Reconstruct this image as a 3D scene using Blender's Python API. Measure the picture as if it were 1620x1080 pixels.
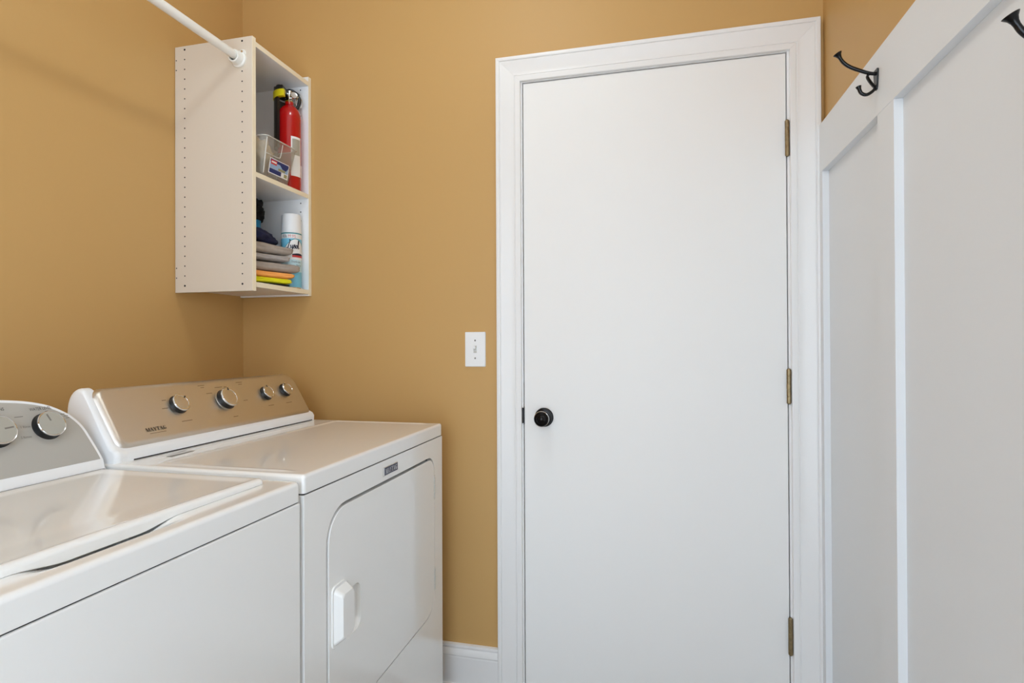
import bpy, bmesh, math, random
from mathutils import Vector, Matrix, noise
random.seed(7)
for o in list(bpy.data.objects): bpy.data.objects.remove(o)
SC = bpy.context.scene
COL = SC.collection

# ------------------------------------------------------------------ camera
CAM_P, YAW, PITCH, ROLL, FPX = Vector((1.5091, -1.8477, 1.1700)), .2417, .00536, -.00436, 896.16
def make_camera():
    f = Vector((-math.sin(YAW)*math.cos(PITCH), math.cos(YAW)*math.cos(PITCH), math.sin(PITCH)))
    r = Vector((math.cos(YAW), math.sin(YAW), 0)); u = r.cross(f)
    c, s = math.cos(ROLL), math.sin(ROLL)
    r2 = c*r + s*u; u2 = -s*r + c*u
    cd = bpy.data.cameras.new('camera'); cd.sensor_width = 36; cd.sensor_fit = 'HORIZONTAL'
    cd.lens = FPX/1620*36; cd.clip_start = .02
    o = bpy.data.objects.new('camera', cd); COL.objects.link(o)
    m = Matrix((r2, u2, -f)).transposed().to_4x4(); m.translation = CAM_P
    o.matrix_world = m
    SC.camera = o
make_camera()

# ------------------------------------------------------------------ world, exposure, light levels
W = bpy.data.worlds.new('World'); SC.world = W; W.use_nodes = True
WORLD_STRENGTH = 4.2            # cool daylight entering by the added rear and side openings
W.node_tree.nodes['Background'].inputs[0].default_value = (.73, .86, 1.0, 1)
W.node_tree.nodes['Background'].inputs[1].default_value = WORLD_STRENGTH
LAMP_STRENGTH = 37.0            # glass bowl of the ceiling light
LAMP_POS = (1.02, -.86, 2.74)
SC.view_settings.view_transform = 'Standard'; SC.view_settings.look = 'None'
SC.view_settings.exposure = 0.25; SC.view_settings.gamma = 1.0; SC.view_settings.use_curve_mapping = False
try:
    SC.cycles.use_denoising = True; SC.cycles.max_bounces = 10; SC.cycles.diffuse_bounces = 6
    SC.cycles.caustics_reflective = False; SC.cycles.caustics_refractive = False
    SC.cycles.sample_clamp_indirect = 6
except Exception: pass

# ------------------------------------------------------------------ materials
def srgb(r, g, b):
    def c(v):
        v /= 255
        return v/12.92 if v <= .04045 else ((v+.055)/1.055)**2.4
    return (c(r), c(g), c(b), 1)
MATS = {}
def mat(name, col, rough=.5, metal=0., bump=0., bscale=200., coat=0., spec=.5, alpha=1., trans=0., emit=0., var=0., vscale=6., aniso=None, coat_rough=.08):
    if name in MATS: return MATS[name]
    m = bpy.data.materials.new(name); m.use_nodes = True; nt = m.node_tree; p = nt.nodes['Principled BSDF']
    p.inputs['Base Color'].default_value = col; p.inputs['Roughness'].default_value = rough
    p.inputs['Metallic'].default_value = metal; p.inputs['Specular IOR Level'].default_value = spec
    p.inputs['Coat Weight'].default_value = coat; p.inputs['Coat Roughness'].default_value = coat_rough
    p.inputs['Alpha'].default_value = alpha; p.inputs['Transmission Weight'].default_value = trans
    if emit: p.inputs['Emission Color'].default_value = col; p.inputs['Emission Strength'].default_value = emit
    tc = nt.nodes.new('ShaderNodeTexCoord')
    if var:
        n = nt.nodes.new('ShaderNodeTexNoise'); n.inputs['Scale'].default_value = vscale; n.inputs['Detail'].default_value = 3
        nt.links.new(tc.outputs['Object'], n.inputs['Vector'])
        h = nt.nodes.new('ShaderNodeMapRange'); h.inputs['To Min'].default_value = 1-var; h.inputs['To Max'].default_value = 1+var
        nt.links.new(n.outputs['Fac'], h.inputs['Value'])
        x = nt.nodes.new('ShaderNodeMix'); x.data_type = 'RGBA'; x.blend_type = 'MULTIPLY'; x.inputs['Factor'].default_value = 1
        x.inputs['A'].default_value = col; nt.links.new(h.outputs['Result'], x.inputs['B'])
        nt.links.new(x.outputs['Result'], p.inputs['Base Color'])
    if bump:
        n = nt.nodes.new('ShaderNodeTexNoise'); n.inputs['Scale'].default_value = bscale; n.inputs['Detail'].default_value = 2
        if aniso:
            mp = nt.nodes.new('ShaderNodeMapping'); mp.inputs['Scale'].default_value = aniso
            nt.links.new(tc.outputs['Object'], mp.inputs['Vector']); nt.links.new(mp.outputs['Vector'], n.inputs['Vector'])
        else: nt.links.new(tc.outputs['Object'], n.inputs['Vector'])
        b = nt.nodes.new('ShaderNodeBump'); b.inputs['Strength'].default_value = bump; b.inputs['Distance'].default_value = .001
        nt.links.new(n.outputs['Fac'], b.inputs['Height']); nt.links.new(b.outputs['Normal'], p.inputs['Normal'])
    MATS[name] = m; return m
M_WALL = mat('tan_wall_paint', srgb(196, 157, 99), .5, bump=.12, bscale=350, spec=.35)
M_CEIL = mat('ceiling_white', srgb(235, 233, 228), .8, bump=.2, bscale=120)
M_TRIM = mat('white_trim_paint', srgb(232, 231, 230), .32, bump=.04, bscale=60, spec=.4)
M_DOOR = mat('white_door_paint', srgb(234, 233, 231), .5, bump=.05, bscale=45, spec=.4)
M_PANEL = mat('white_panel_paint', srgb(225, 227, 229), .42, bump=.06, bscale=70, spec=.4)
M_ENAMEL = mat('white_enamel', srgb(236, 236, 234), .16, coat=.5, spec=.5, coat_rough=.06)
M_ENAMEL_TOP = M_ENAMEL
M_PLASTIC = mat('white_plastic', srgb(236, 238, 240), .3)
M_HING2 = mat('zinc_hinge', srgb(196, 196, 192), .4, metal=.2)
M_SEAM = mat('gap_shade', srgb(38, 38, 40), .8)  # near-black pieces stand in for the shade inside seams, gaps and holes
M_STEEL = mat('brushed_steel', srgb(216, 210, 201), .30, metal=1., bump=.25, bscale=60, aniso=(40, 1, 40))
M_CHROME = mat('chrome', srgb(225, 225, 225), .12, metal=1.)
M_BLACK = mat('black_plastic', srgb(18, 18, 20), .4)
M_INK = mat('dark_print', srgb(48, 42, 40), .5)
M_INK2 = mat('faded_print', srgb(118, 100, 78), .5)
M_INK3 = mat('grey_print', srgb(120, 118, 112), .5)
M_GREYP = mat('warm_grey_console', srgb(174, 171, 164), .38, bump=.05, bscale=300)
M_GREYK = mat('grey_knob_face', srgb(176, 176, 168), .3, metal=.3)
M_NAVY = mat('navy_badge', srgb(38, 44, 74), .35)
M_BADGETXT = mat('silver_print', srgb(215, 218, 224), .35)
M_STICKER = mat('grey_sticker', srgb(120, 120, 118), .5)
M_HINGE = mat('aged_brass', srgb(150, 132, 100), .38, metal=.9, var=.45, vscale=90)
M_BRONZE = mat('oil_rubbed_bronze', srgb(24, 21, 20), .22, metal=.6)
M_HOOK = mat('black_iron', srgb(6, 6, 8), .25, spec=.35)
M_MELA = mat('white_melamine_tan_bounce', srgb(218, 208, 194), .45)  # left side panel: tan light bounced off the wall is put into the colour
M_MELI = mat('white_melamine_lifted', srgb(238, 238, 238), .45)  # same melamine, whitened to brighten the dim cabinet interior
M_EDGE = mat('cream_edge_banding', srgb(243, 234, 210), .5)
M_ROD = mat('white_rod', srgb(238, 238, 234), .35)
M_RED = mat('red_enamel', srgb(178, 8, 14), .22, coat=.4)
M_YEL = mat('yellow_plastic', srgb(226, 212, 20), .45)
M_WHITEP = mat('white_paper', srgb(235, 235, 235), .6)
M_BIN = mat('clear_frosted_plastic', srgb(225, 220, 210), .25)
def clear_plastic(m, fac, tint):
    nt = m.node_tree; p = nt.nodes['Principled BSDF']; p.inputs['Alpha'].default_value = 1
    t = nt.nodes.new('ShaderNodeBsdfTransparent'); t.inputs['Color'].default_value = tint
    x = nt.nodes.new('ShaderNodeMixShader'); x.inputs['Fac'].default_value = fac
    nt.links.new(t.outputs[0], x.inputs[1]); nt.links.new(p.outputs[0], x.inputs[2]); nt.links.new(x.outputs[0], nt.nodes['Material Output'].inputs[0])
clear_plastic(M_BIN, .16, (.86, .85, .83, 1))
M_BINR = mat('clear_plastic_rim', srgb(225, 222, 215), .25, alpha=.65)
M_BAG = mat('beige_plastic_bag', srgb(205, 190, 160), .5)
M_LBLUE = mat('light_blue_label', srgb(120, 195, 225), .35)
M_TEAL = mat('teal_line', srgb(60, 150, 160), .4)
M_CANRED = mat('label_red', srgb(205, 60, 60), .5)
M_SCRIPT = mat('label_black', srgb(20, 24, 50), .5)
M_TGREY = mat('grey_terry', srgb(166, 155, 145), .95, bump=1., bscale=700, var=.15, vscale=60)
M_TGREY2 = mat('grey_terry_b', srgb(172, 165, 161), .95, bump=1., bscale=700, var=.15, vscale=60)
M_TORANGE = mat('orange_cloth', srgb(250, 172, 92), .9, bump=.6, bscale=600, var=.08, vscale=40)
M_TYEL = mat('yellow_cloth', srgb(226, 222, 20), .9, bump=.6, bscale=600, var=.08, vscale=40)
M_TBLACK = mat('black_cloth', srgb(14, 13, 14), .9, bump=.6, bscale=400)
M_TNAVY = mat('navy_cloth', srgb(14, 20, 58), .9, bump=.6, bscale=400, var=.4, vscale=30)
M_BLUE = mat('blue_plastic', srgb(40, 150, 205), .35)
M_FLOOR = None
M_GLOW = mat('lamp_glass', (.92, .99, 1.0, 1), .5, emit=LAMP_STRENGTH)
M_LBLLIGHT = mat('label_pale_blue', srgb(150, 180, 215), .5)
M_LBLNAVY = mat('label_navy', srgb(24, 44, 108), .5)
M_LBLOLIVE = mat('label_olive', srgb(150, 148, 110), .5)

# ------------------------------------------------------------------ helpers
X, Y, Z = Vector((1, 0, 0)), Vector((0, 1, 0)), Vector((0, 0, 1))
def link(name, bm, m, parent=None, smooth=False, auto=True):
    me = bpy.data.meshes.new(name); bmesh.ops.recalc_face_normals(bm, faces=bm.faces[:]); bm.to_mesh(me); bm.free()
    me.materials.append(m)
    o = bpy.data.objects.new(name, me); COL.objects.link(o)
    if parent: o.parent = parent
    if smooth:
        for p in me.polygons: p.use_smooth = True
        if auto:
            try: me.set_sharp_from_angle(angle=math.radians(38))
            except Exception: pass
            w = o.modifiers.new('weighted_normals', 'WEIGHTED_NORMAL'); w.keep_sharp = True; w.weight = 80
    return o
def thing(name, label, cat, group=None, loc=(0, 0, 0)):
    o = bpy.data.objects.new(name, None); COL.objects.link(o); o.location = loc; o.empty_display_size = .05
    tag(o, label, cat, group); return o
def tag(o, label=None, cat=None, group=None, kind=None):
    if label: o['label'] = label
    if cat: o['category'] = cat
    if group: o['group'] = group
    if kind: o['kind'] = kind
    return o
def box_in(bm, a, b, bev=0., seg=2):
    a, b = Vector(a), Vector(b); lo = Vector([min(a[i], b[i]) for i in range(3)]); hi = Vector([max(a[i], b[i]) for i in range(3)])
    r = bmesh.ops.create_cube(bm, size=1.)
    vs = r['verts']
    for v in vs: v.co = Vector([(lo[i]+hi[i])/2 + v.co[i]*(hi[i]-lo[i]) for i in range(3)])
    if bev:
        es = list({e for v in vs for e in v.link_edges})
        bmesh.ops.bevel(bm, geom=es, offset=bev, segments=seg, profile=.5, affect='EDGES')
def box(name, a, b, m, parent=None, bev=0., seg=2):
    bm = bmesh.new(); box_in(bm, a, b, bev, seg); return link(name, bm, m, parent, smooth=bev > 0)
def slab(name, pts, org, u, v, n, th, m, parent=None, bev=0., seg=3):
    """closed outline pts (u,v) extruded th along n from the plane at org; front edge bevelled"""
    bm = bmesh.new(); org = Vector(org)
    bk = [bm.verts.new(org + u*p[0] + v*p[1]) for p in pts]
    fr = [bm.verts.new(org + u*p[0] + v*p[1] + n*th) for p in pts]
    bm.faces.new(bk); ff = bm.faces.new(fr)
    k = len(pts)
    for i in range(k): bm.faces.new((bk[i], bk[(i+1) % k], fr[(i+1) % k], fr[i]))
    if bev: bmesh.ops.bevel(bm, geom=list(ff.edges), offset=bev, segments=seg, profile=.5, affect='EDGES')
    return link(name, bm, m, parent, smooth=True)
def rrect(u0, u1, v0, v1, r, seg=6):
    rs = r if isinstance(r, (tuple, list)) else (r,)*4      # bl, br, tr, tl
    out = []
    for (cx, cy, a0, rr) in ((u0, v0, 180, rs[0]), (u1, v0, 270, rs[1]), (u1, v1, 0, rs[2]), (u0, v1, 90, rs[3])):
        sx = 1 if cx == u0 else -1; sy = 1 if cy == v0 else -1
        for i in range(seg+1):
            a = math.radians(a0+90*i/seg); out.append((cx+sx*rr+rr*math.cos(a), cy+sy*rr+rr*math.sin(a)))
    return out
def pillow(name, u0, u1, v0, v1, radii, R, th, org, u, v, n, m, parent=None, seg=8, cs=8):
    """rounded plate whose rim rolls over with radius R"""
    bm = bmesh.new(); org = Vector(org); prev = None
    def ring(ins, h): return [bm.verts.new(org+u*p[0]+v*p[1]+n*h) for p in rrect(u0+ins, u1-ins, v0+ins, v1-ins, [max(r-ins, .0015) for r in radii], cs)]
    L = [ring(0, 0)]
    for k in range(seg+1):
        a = math.pi/2*k/seg; L.append(ring(R*(1-math.cos(a)), th-R+R*math.sin(a)))
    for A, B in zip(L, L[1:]):
        for i in range(len(A)): bm.faces.new((A[i], A[(i+1) % len(A)], B[(i+1) % len(A)], B[i]))
    bm.faces.new(L[-1]); bm.faces.new(L[0])
    return link(name, bm, m, parent, smooth=True)
def lathe_in(bm, prof, c, ax, n=32, closed=False):
    """prof (r,h) turned about axis ax through c"""
    c = Vector(c); ax = Vector(ax).normalized(); t = ax.orthogonal().normalized(); s = ax.cross(t)
    rings = []
    for r, h in prof:
        if r < 1e-6: rings.append([bm.verts.new(c+ax*h)])
        else: rings.append([bm.verts.new(c+ax*h+(t*math.cos(2*math.pi*i/n)+s*math.sin(2*math.pi*i/n))*r) for i in range(n)])
    for A, B in zip(rings, rings[1:]):
        for i in range(n):
            j = (i+1) % n
            if len(A) == 1 and len(B) == 1: continue
            if len(A) == 1: bm.faces.new((A[0], B[i], B[j]))
            elif len(B) == 1: bm.faces.new((A[i], A[j], B[0]))
            else: bm.faces.new((A[i], A[j], B[j], B[i]))
def lathe(name, prof, c, ax, m, parent=None, n=32):
    bm = bmesh.new(); lathe_in(bm, prof, c, ax, n); return link(name, bm, m, parent, smooth=True)
def smooth_path(pts, k=6):
    P = [Vector(p) for p in pts]; out = []
    for i in range(len(P)-1):
        p0, p1, p2, p3 = P[max(i-1, 0)], P[i], P[i+1], P[min(i+2, len(P)-1)]
        for j in range(k):
            t = j/k
            out.append(.5*((2*p1)+(-p0+p2)*t+(2*p0-5*p1+4*p2-p3)*t*t+(-p0+3*p1-3*p2+p3)*t**3))
    out.append(P[-1]); return out
def tube_in(bm, pts, rad, n=10, caps=True, flat=None):
    """flat=(axis, factor): squash the section along a world axis"""
    P = [Vector(p) for p in pts]; R = rad if isinstance(rad, (list, tuple)) else [rad]*len(P)
    rings = []; ref = None
    for i, p in enumerate(P):
        t = (P[min(i+1, len(P)-1)]-P[max(i-1, 0)]).normalized()
        if ref is None: ref = t.orthogonal().normalized()
        ref = (ref - t*ref.dot(t)).normalized(); s = t.cross(ref)
        ring = []
        for k in range(n):
            d = (ref*math.cos(2*math.pi*k/n)+s*math.sin(2*math.pi*k/n))*R[i]
            if flat: d = d + flat[0]*(d.dot(flat[0])*(flat[1]-1))
            ring.append(bm.verts.new(p+d))
        rings.append(ring)
    for A, B in zip(rings, rings[1:]):
        for k in range(n): bm.faces.new((A[k], A[(k+1) % n], B[(k+1) % n], B[k]))
    if caps: bm.faces.new(rings[0]); bm.faces.new(rings[-1])
def tube(name, pts, rad, m, parent=None, n=10, flat=None):
    bm = bmesh.new(); tube_in(bm, pts, rad, n, True, flat); return link(name, bm, m, parent, smooth=True)
def holed_plate(name, outer, hole, org, u, v, n, th, pocket, m, parent=None, open_back=True, taper=0., bev=0.):
    """flat plate with outline outer, a hole, front at org+n*th; walls of the hole go 'pocket' deep (closed by a floor unless open_back)"""
    bm = bmesh.new(); org = Vector(org)
    P = lambda q, d: org+u*q[0]+v*q[1]+n*d
    of = [bm.verts.new(P(q, th)) for q in outer]; hf = [bm.verts.new(P(q, th)) for q in hole]
    es = []
    for L in (of, hf):
        for i in range(len(L)): es.append(bm.edges.new((L[i], L[(i+1) % len(L)])))
    bmesh.ops.triangle_fill(bm, edges=es, use_beauty=True)
    cx = sum(q[0] for q in hole)/len(hole); cy = sum(q[1] for q in hole)/len(hole)
    ob = [bm.verts.new(P(q, 0)) for q in outer]
    for i in range(len(of)): bm.faces.new((of[i], of[(i+1) % len(of)], ob[(i+1) % len(of)], ob[i]))
    prev = hf
    steps = 1 if not taper else 5
    for s in range(1, steps+1):
        a = s/steps*math.pi/2; k = taper*(1-math.cos(a)) if taper else 0; dd = pocket*(math.sin(a) if taper else 1)
        ring = [bm.verts.new(P((q[0]+(cx-q[0])*k, q[1]+(cy-q[1])*k), th-dd)) for q in hole]
        for i in range(len(hf)): bm.faces.new((prev[i], prev[(i+1) % len(hf)], ring[(i+1) % len(hf)], ring[i]))
        prev = ring
    if not open_back: bm.faces.new(prev)
    return link(name, bm, m, parent, smooth=True)
def text_mesh(name, body, org, u, v, n, size, m, parent, off=.0004, width=None, align='LEFT'):
    cu = bpy.data.curves.new(name, 'FONT'); cu.body = body; cu.size = 1; cu.align_x = align; cu.resolution_u = 2
    to = bpy.data.objects.new(name+'_tmp', cu); COL.objects.link(to)
    bpy.context.view_layer.update()
    me = bpy.data.meshes.new_from_object(to.evaluated_get(bpy.context.evaluated_depsgraph_get()))
    bpy.data.objects.remove(to); bpy.data.curves.remove(cu)
    xs = [q.co.x for q in me.vertices]; w0 = max(xs)-min(xs)
    sx = width/w0 if width else size; x0 = min(xs)
    for q in me.vertices: q.co = Vector(org)+u*((q.co.x-x0)*sx)+v*(q.co.y*size)+n*off
    me.materials.clear(); me.materials.append(m)
    o = bpy.data.objects.new(name, me); COL.objects.link(o); o.parent = parent
    return o
# bold serif capitals as quads on a 1-high em (u,v): list of polygons
def _stem(x0, x1, y0=0., y1=1.): return [(x0, y0), (x1, y0), (x1, y1), (x0, y1)]
def _dia(xb0, xb1, xt0, xt1, y0=0., y1=1.): return [(xb0, y0), (xb1, y0), (xt1, y1), (xt0, y1)]
def _arc(cx, cy, rx, ry, a0, a1, t0, t1, k=10):
    out = []
    for i in range(k):
        A = [math.radians(a0+(a1-a0)*(i+d)/k) for d in (0, 1)]
        T = [t0+(t1-t0)*math.sin(math.pi*(i+d)/k) for d in (0, 1)]
        q = []
        for a, t in zip(A, T): q.append((cx+rx*math.cos(a), cy+ry*math.sin(a)))
        for a, t in zip(A[::-1], T[::-1]): q.append((cx+(rx-t)*math.cos(a), cy+(ry-t*.45)*math.sin(a)))
        out.append(q)
    return out
GLYPH = {
 'M': (1.15, [_stem(.10, .17), _stem(.88, 1.08), _dia(.46, .60, .06, .28), _dia(.50, .58, .86, .96), _stem(.0, .28, 0, .06), _stem(.76, 1.18, 0, .06), _stem(.0, .26, .94, 1), _stem(.88, 1.18, .94, 1)]),
 'A': (.95, [_dia(.06, .13, .42, .50), _dia(.62, .86, .38, .56), _stem(.22, .70, .28, .36), _stem(-.04, .26, 0, .06), _stem(.52, .98, 0, .06)]),
 'Y': (.95, [_dia(.36, .60, .04, .28, .42, 1), _dia(.46, .56, .78, .86, .42, 1), _stem(.36, .58, 0, .5), _stem(.24, .70, 0, .06), _stem(-.04, .38, .94, 1), _stem(.64, .98, .94, 1)]),
 'T': (.88, [_stem(.33, .55), _stem(.0, .88, .93, 1), _stem(.20, .68, 0, .06), _dia(0, .05, 0, .14, .68, .95), _dia(.83, .88, .74, .88, .68, .95)]),
 'G': (.95, _arc(.48, .5, .46, .52, 50, 312, .05, .30, 14)+[_stem(.62, .84, .05, .42), _stem(.50, .96, .38, .45), _stem(.76, .82, .66, .98)]),
}
def serif_text(name, word, org, u, v, n, width, height, m, parent, off=.0005):
    tot = sum(GLYPH[c][0]+.06 for c in word); sx = width/tot; x = 0; bm = bmesh.new()
    for c in word:
        for poly in GLYPH[c][1]:
            bm.faces.new([bm.verts.new(Vector(org)+u*((x+q[0])*sx)+v*(q[1]*height)+n*off) for q in poly])
        x += GLYPH[c][0]+.06
    return link(name, bm, m, parent)
def grid_surface(bm, x0, x1, y0, y1, nx, ny, f):
    vs = [[bm.verts.new((x0+(x1-x0)*i/nx, y0+(y1-y0)*j/ny, f(x0+(x1-x0)*i/nx, y0+(y1-y0)*j/ny))) for j in range(ny+1)] for i in range(nx+1)]
    for i in range(nx):
        for j in range(ny): bm.faces.new((vs[i][j], vs[i+1][j], vs[i+1][j+1], vs[i][j+1]))
    return vs
def sstep(a, b, x):
    t = max(0., min(1., (x-a)/(b-a))); return t*t*(3-2*t)

# ------------------------------------------------------------------ room shell
RW, RH, RY = 2.0079, 2.74, -2.75
DL, DR, DT = 1.0955, 1.9047, 2.0425           # door slab
def floor_material():
    m = bpy.data.materials.new('tile_floor'); m.use_nodes = True; nt = m.node_tree; p = nt.nodes['Principled BSDF']
    tc = nt.nodes.new('ShaderNodeTexCoord'); b = nt.nodes.new('ShaderNodeTexBrick'); b.offset = 0
    b.inputs['Color1'].default_value = srgb(142, 130, 114); b.inputs['Color2'].default_value = srgb(134, 122, 106)
    b.inputs['Mortar'].default_value = srgb(110, 104, 96); b.inputs['Scale'].default_value = 1.6
    b.inputs['Brick Width'].default_value = .5; b.inputs['Row Height'].default_value = .5; b.inputs['Mortar Size'].default_value = .01
    nt.links.new(tc.outputs['Object'], b.inputs['Vector']); nt.links.new(b.outputs['Color'], p.inputs['Base Color'])
    p.inputs['Roughness'].default_value = .4
    return m
o = box('floor', (-.12, RY-.12, -.1), (RW+.12, .14, 0), floor_material()); tag(o, 'tiled laundry room floor below the machines', 'floor', kind='structure')
o = box('ceiling', (-.12, RY-.12, RH), (RW+.12, .14, RH+.1), M_CEIL); tag(o, 'white painted ceiling over the laundry room', 'ceiling', kind='structure')
o = box('wall_left', (-.12, RY, 0), (0, 0, RH), M_WALL); tag(o, 'tan painted wall behind the washer and dryer', 'wall', kind='structure')
bm = bmesh.new()
SD0, SD1 = -2.62, -1.92                          # unseen side opening, added and sized to let in fill daylight
box_in(bm, (RW, SD1, 0), (RW+.12, 0, RH)); box_in(bm, (RW, RY, 0), (RW+.12, SD0, RH)); box_in(bm, (RW, SD0, 2.30), (RW+.12, SD1, RH)); box_in(bm, (RW, SD0, 0), (RW+.12, SD1, .95))
o = link('wall_right', bm, M_WALL); tag(o, 'tan painted wall above the white board panelling', 'wall', kind='structure')
bm = bmesh.new()
JO = .0125                                       # jamb thickness
box_in(bm, (-.12, 0, 0), (DL-.003-JO, .12, RH)); box_in(bm, (DR+.003+JO, 0, 0), (RW+.12, .12, RH)); box_in(bm, (DL-.003-JO, 0, DT+.003+JO), (DR+.003+JO, .12, RH))
o = link('wall_back', bm, M_WALL); tag(o, 'tan painted wall around the white door', 'wall', kind='structure')
bm = bmesh.new()
box_in(bm, (-.12, RY-.12, 0), (.60, RY, RH)); box_in(bm, (.60, RY-.12, 2.30), (1.90, RY, RH)); box_in(bm, (1.90, RY-.12, 0), (RW+.12, RY, RH))  # unseen rear wall; its opening is added and sized for frontal fill daylight
o = link('wall_rear', bm, M_WALL); tag(o, 'tan wall behind the camera with an opening added for daylight', 'wall', kind='structure')

# baseboard on the back wall (dryer side of the door)
def strip(name, prof, p0, p1, out, m, parent=None):
    """profile (d,z) with d along out, run from p0 to p1"""
    bm = bmesh.new(); p0, p1, out = Vector(p0), Vector(p1), Vector(out)
    A = [bm.verts.new(p0+out*d+Z*z) for d, z in prof]; B = [bm.verts.new(p1+out*d+Z*z) for d, z in prof]
    k = len(prof)
    for i in range(k): bm.faces.new((A[i], A[(i+1) % k], B[(i+1) % k], B[i]))
    bm.faces.new(A); bm.faces.new(B)
    return link(name, bm, m, parent, smooth=True)
bb = strip('baseboard_back', [(0, 0), (.0145, 0), (.0145, .104), (.0125, .107), (.0125, .110), (.0145, .113), (.0135, .122), (.0095, .130), (.0078, .132), (.0078, .136), (.0105, .139), (.0095, .1465), (.003, .149), (0, .149)],
           (.0, 0, 0), (1.0047, 0, 0), (0, -1, 0), M_TRIM)
tag(bb, 'white moulded baseboard between the dryer and the door casing', 'baseboard', kind='structure')
strip('shoe_moulding', [(.0145, 0), (.030, 0), (.029, .008), (.025, .015), (.0145, .019)], (.0, 0, 0), (1.0047, 0, 0), (0, -1, 0), M_TRIM, bb)

# door casing, mitred
CI_L, CI_R, CI_T, CW = 1.0877, 1.9138, 2.0475, .083
PROF = [(0, 0), (0, .0105), (.0015, .0122), (.004, .0126), (.0165, .0126), (.0180, .0108), (.0190, .0108), (.0205, .0128), (.024, .0124), (.030, .0124), (.040, .0136), (.052, .0165), (.062, .0188), (.0665, .0192), (.0680, .0172), (.0692, .0172), (.0705, .0205), (.073, .0215), (.079, .0215), (.082, .0205), (.083, .0180), (.083, 0)]
def mitre(name, A, B):
    bm = bmesh.new(); a = [bm.verts.new(q) for q in A]; b = [bm.verts.new(q) for q in B]; k = len(a)
    for i in range(k): bm.faces.new((a[i], a[(i+1) % k], b[(i+1) % k], b[i]))
    bm.faces.new(a); bm.faces.new(b)
    return link(name, bm, M_TRIM, CAS, smooth=True)
CAS = bpy.data.objects.new('trim_1', None); COL.objects.link(CAS); CAS.location = (0, 0, 0)
tag(CAS, 'white moulded casing around the door', 'door casing', kind='structure')
g = .0002
mitre('casing_leg', [(CI_L-w, -d, 0) for w, d in PROF], [(CI_L-w, -d, CI_T+w-g) for w, d in PROF])
mitre('casing_leg', [(CI_R+w, -d, 0) for w, d in PROF], [(CI_R+w, -d, CI_T+w-g) for w, d in PROF])
mitre('casing_head', [(CI_L-w+g, -d, CI_T+w) for w, d in PROF], [(CI_R+w-g, -d, CI_T+w) for w, d in PROF])
box('jamb', (DL-.003-JO, -.0002, 0), (DL-.003, .119, DT+.003), M_TRIM, CAS)
box('jamb', (DR+.003, -.0002, 0), (DR+.003+JO, .119, DT+.003), M_TRIM, CAS)
box('jamb', (DL-.003-JO, -.0002, DT+.003), (DR+.003+JO, .119, DT+.003+JO), M_TRIM, CAS)
box('door_stop', (DL-.003, .040, 0), (DL+.009, .075, DT+.003), M_TRIM, CAS)
box('door_stop', (DR-.009, .040, 0), (DR+.003, .075, DT+.003), M_TRIM, CAS)
box('door_stop', (DL+.009, .040, DT-.009), (DR-.009, .075, DT+.003), M_TRIM, CAS)
box('strike_plate', (DL-.0036, .0002, .902), (DL-.0029, .030, .962), M_BRONZE, CAS)
slab('strike_lip', rrect(-.005, .003, -.026, .026, .003, 3), (DL-.0052, -.0005, .9330), X, Z, -Y, .0012, M_BRONZE, CAS, .0004, 1)

door = bpy.data.objects.new('door_1', None); COL.objects.link(door); tag(door, 'plain flat white door with dark round knob', 'door', kind='structure')
box('door_slab', (DL, .0005, .012), (DR, .036, DT), M_DOOR, door, .0012, 2)
# knob: stepped rose and stepped round knob
KC = (1.1622, .0005, .9290)
lathe('knob_rose', [(0, 0), (.0312, 0), (.0315, .003), (.0285, .0065), (.0265, .0068), (.0255, .0095), (.019, .0115), (0, .0115)], KC, -Y, M_BRONZE, door, 48)
kb = lathe('door_knob', [(0, .010), (.0115, .010), (.0115, .024), (.015, .030), (.0225, .036), (.0252, .043), (.0248, .049), (.0222, .0535), (.0200, .0548), (.0195, .0535), (.0180, .0545), (.0140, .0565), (.0120, .0572), (.0115, .0560), (.0105, .0562), (.0080, .0585), (.0040, .0598), (0, .06)], KC, -Y, M_BRONZE, door, 48)
lathe('knob_rim', [(.0246, .0495), (.0252, .0500), (.0250, .0508), (.0240, .0512), (.0236, .0500)], KC, -Y, M_CHROME, kb, 48)
for z0, z1 in ((1.7290, 1.8400), (.9875, 1.0950), (.2390, .3525)):
    h = bpy.data.objects.new('hinge', None); COL.objects.link(h); h.parent = door; h.location = (DR+.002, -.0052, (z0+z1)/2)
    def hl(nm, bmh): 
        q = link(nm, bmh, M_HINGE, h, smooth=True); q.location = -h.location; return q
    n = 5; L = (z1-z0-.006)/n
    for k in range(n):
        bmh = bmesh.new(); a = z0+.003+k*L
        lathe_in(bmh, [(0, .0002), (.0058, .0002), (.0064, .001), (.0064, L-.001), (.0058, L-.0002), (0, L-.0002)], (DR+.002, -.0052, a), Z, 16); hl('knuckle', bmh)
    bmh = bmesh.new(); lathe_in(bmh, [(0, 0), (.004, .0006), (.0052, .003), (0, .003)], (DR+.002, -.0052, z0), Z, 14)
    lathe_in(bmh, [(0, .003), (.0052, .003), (.004, .0054), (0, .006)], (DR+.002, -.0052, z1-.006), Z, 14); hl('pin', bmh)
    bmh = bmesh.new(); box_in(bmh, (DR-.0006, -.004, z0+.003), (DR+.0026, .03, z1-.003)); hl('leaf', bmh)
slab('latch_plate', rrect(-.0008, .0, -.028, .028, .0003, 2), (DL, .0, .933), X, Z, -Y, .0006, M_BRONZE, door)

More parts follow.
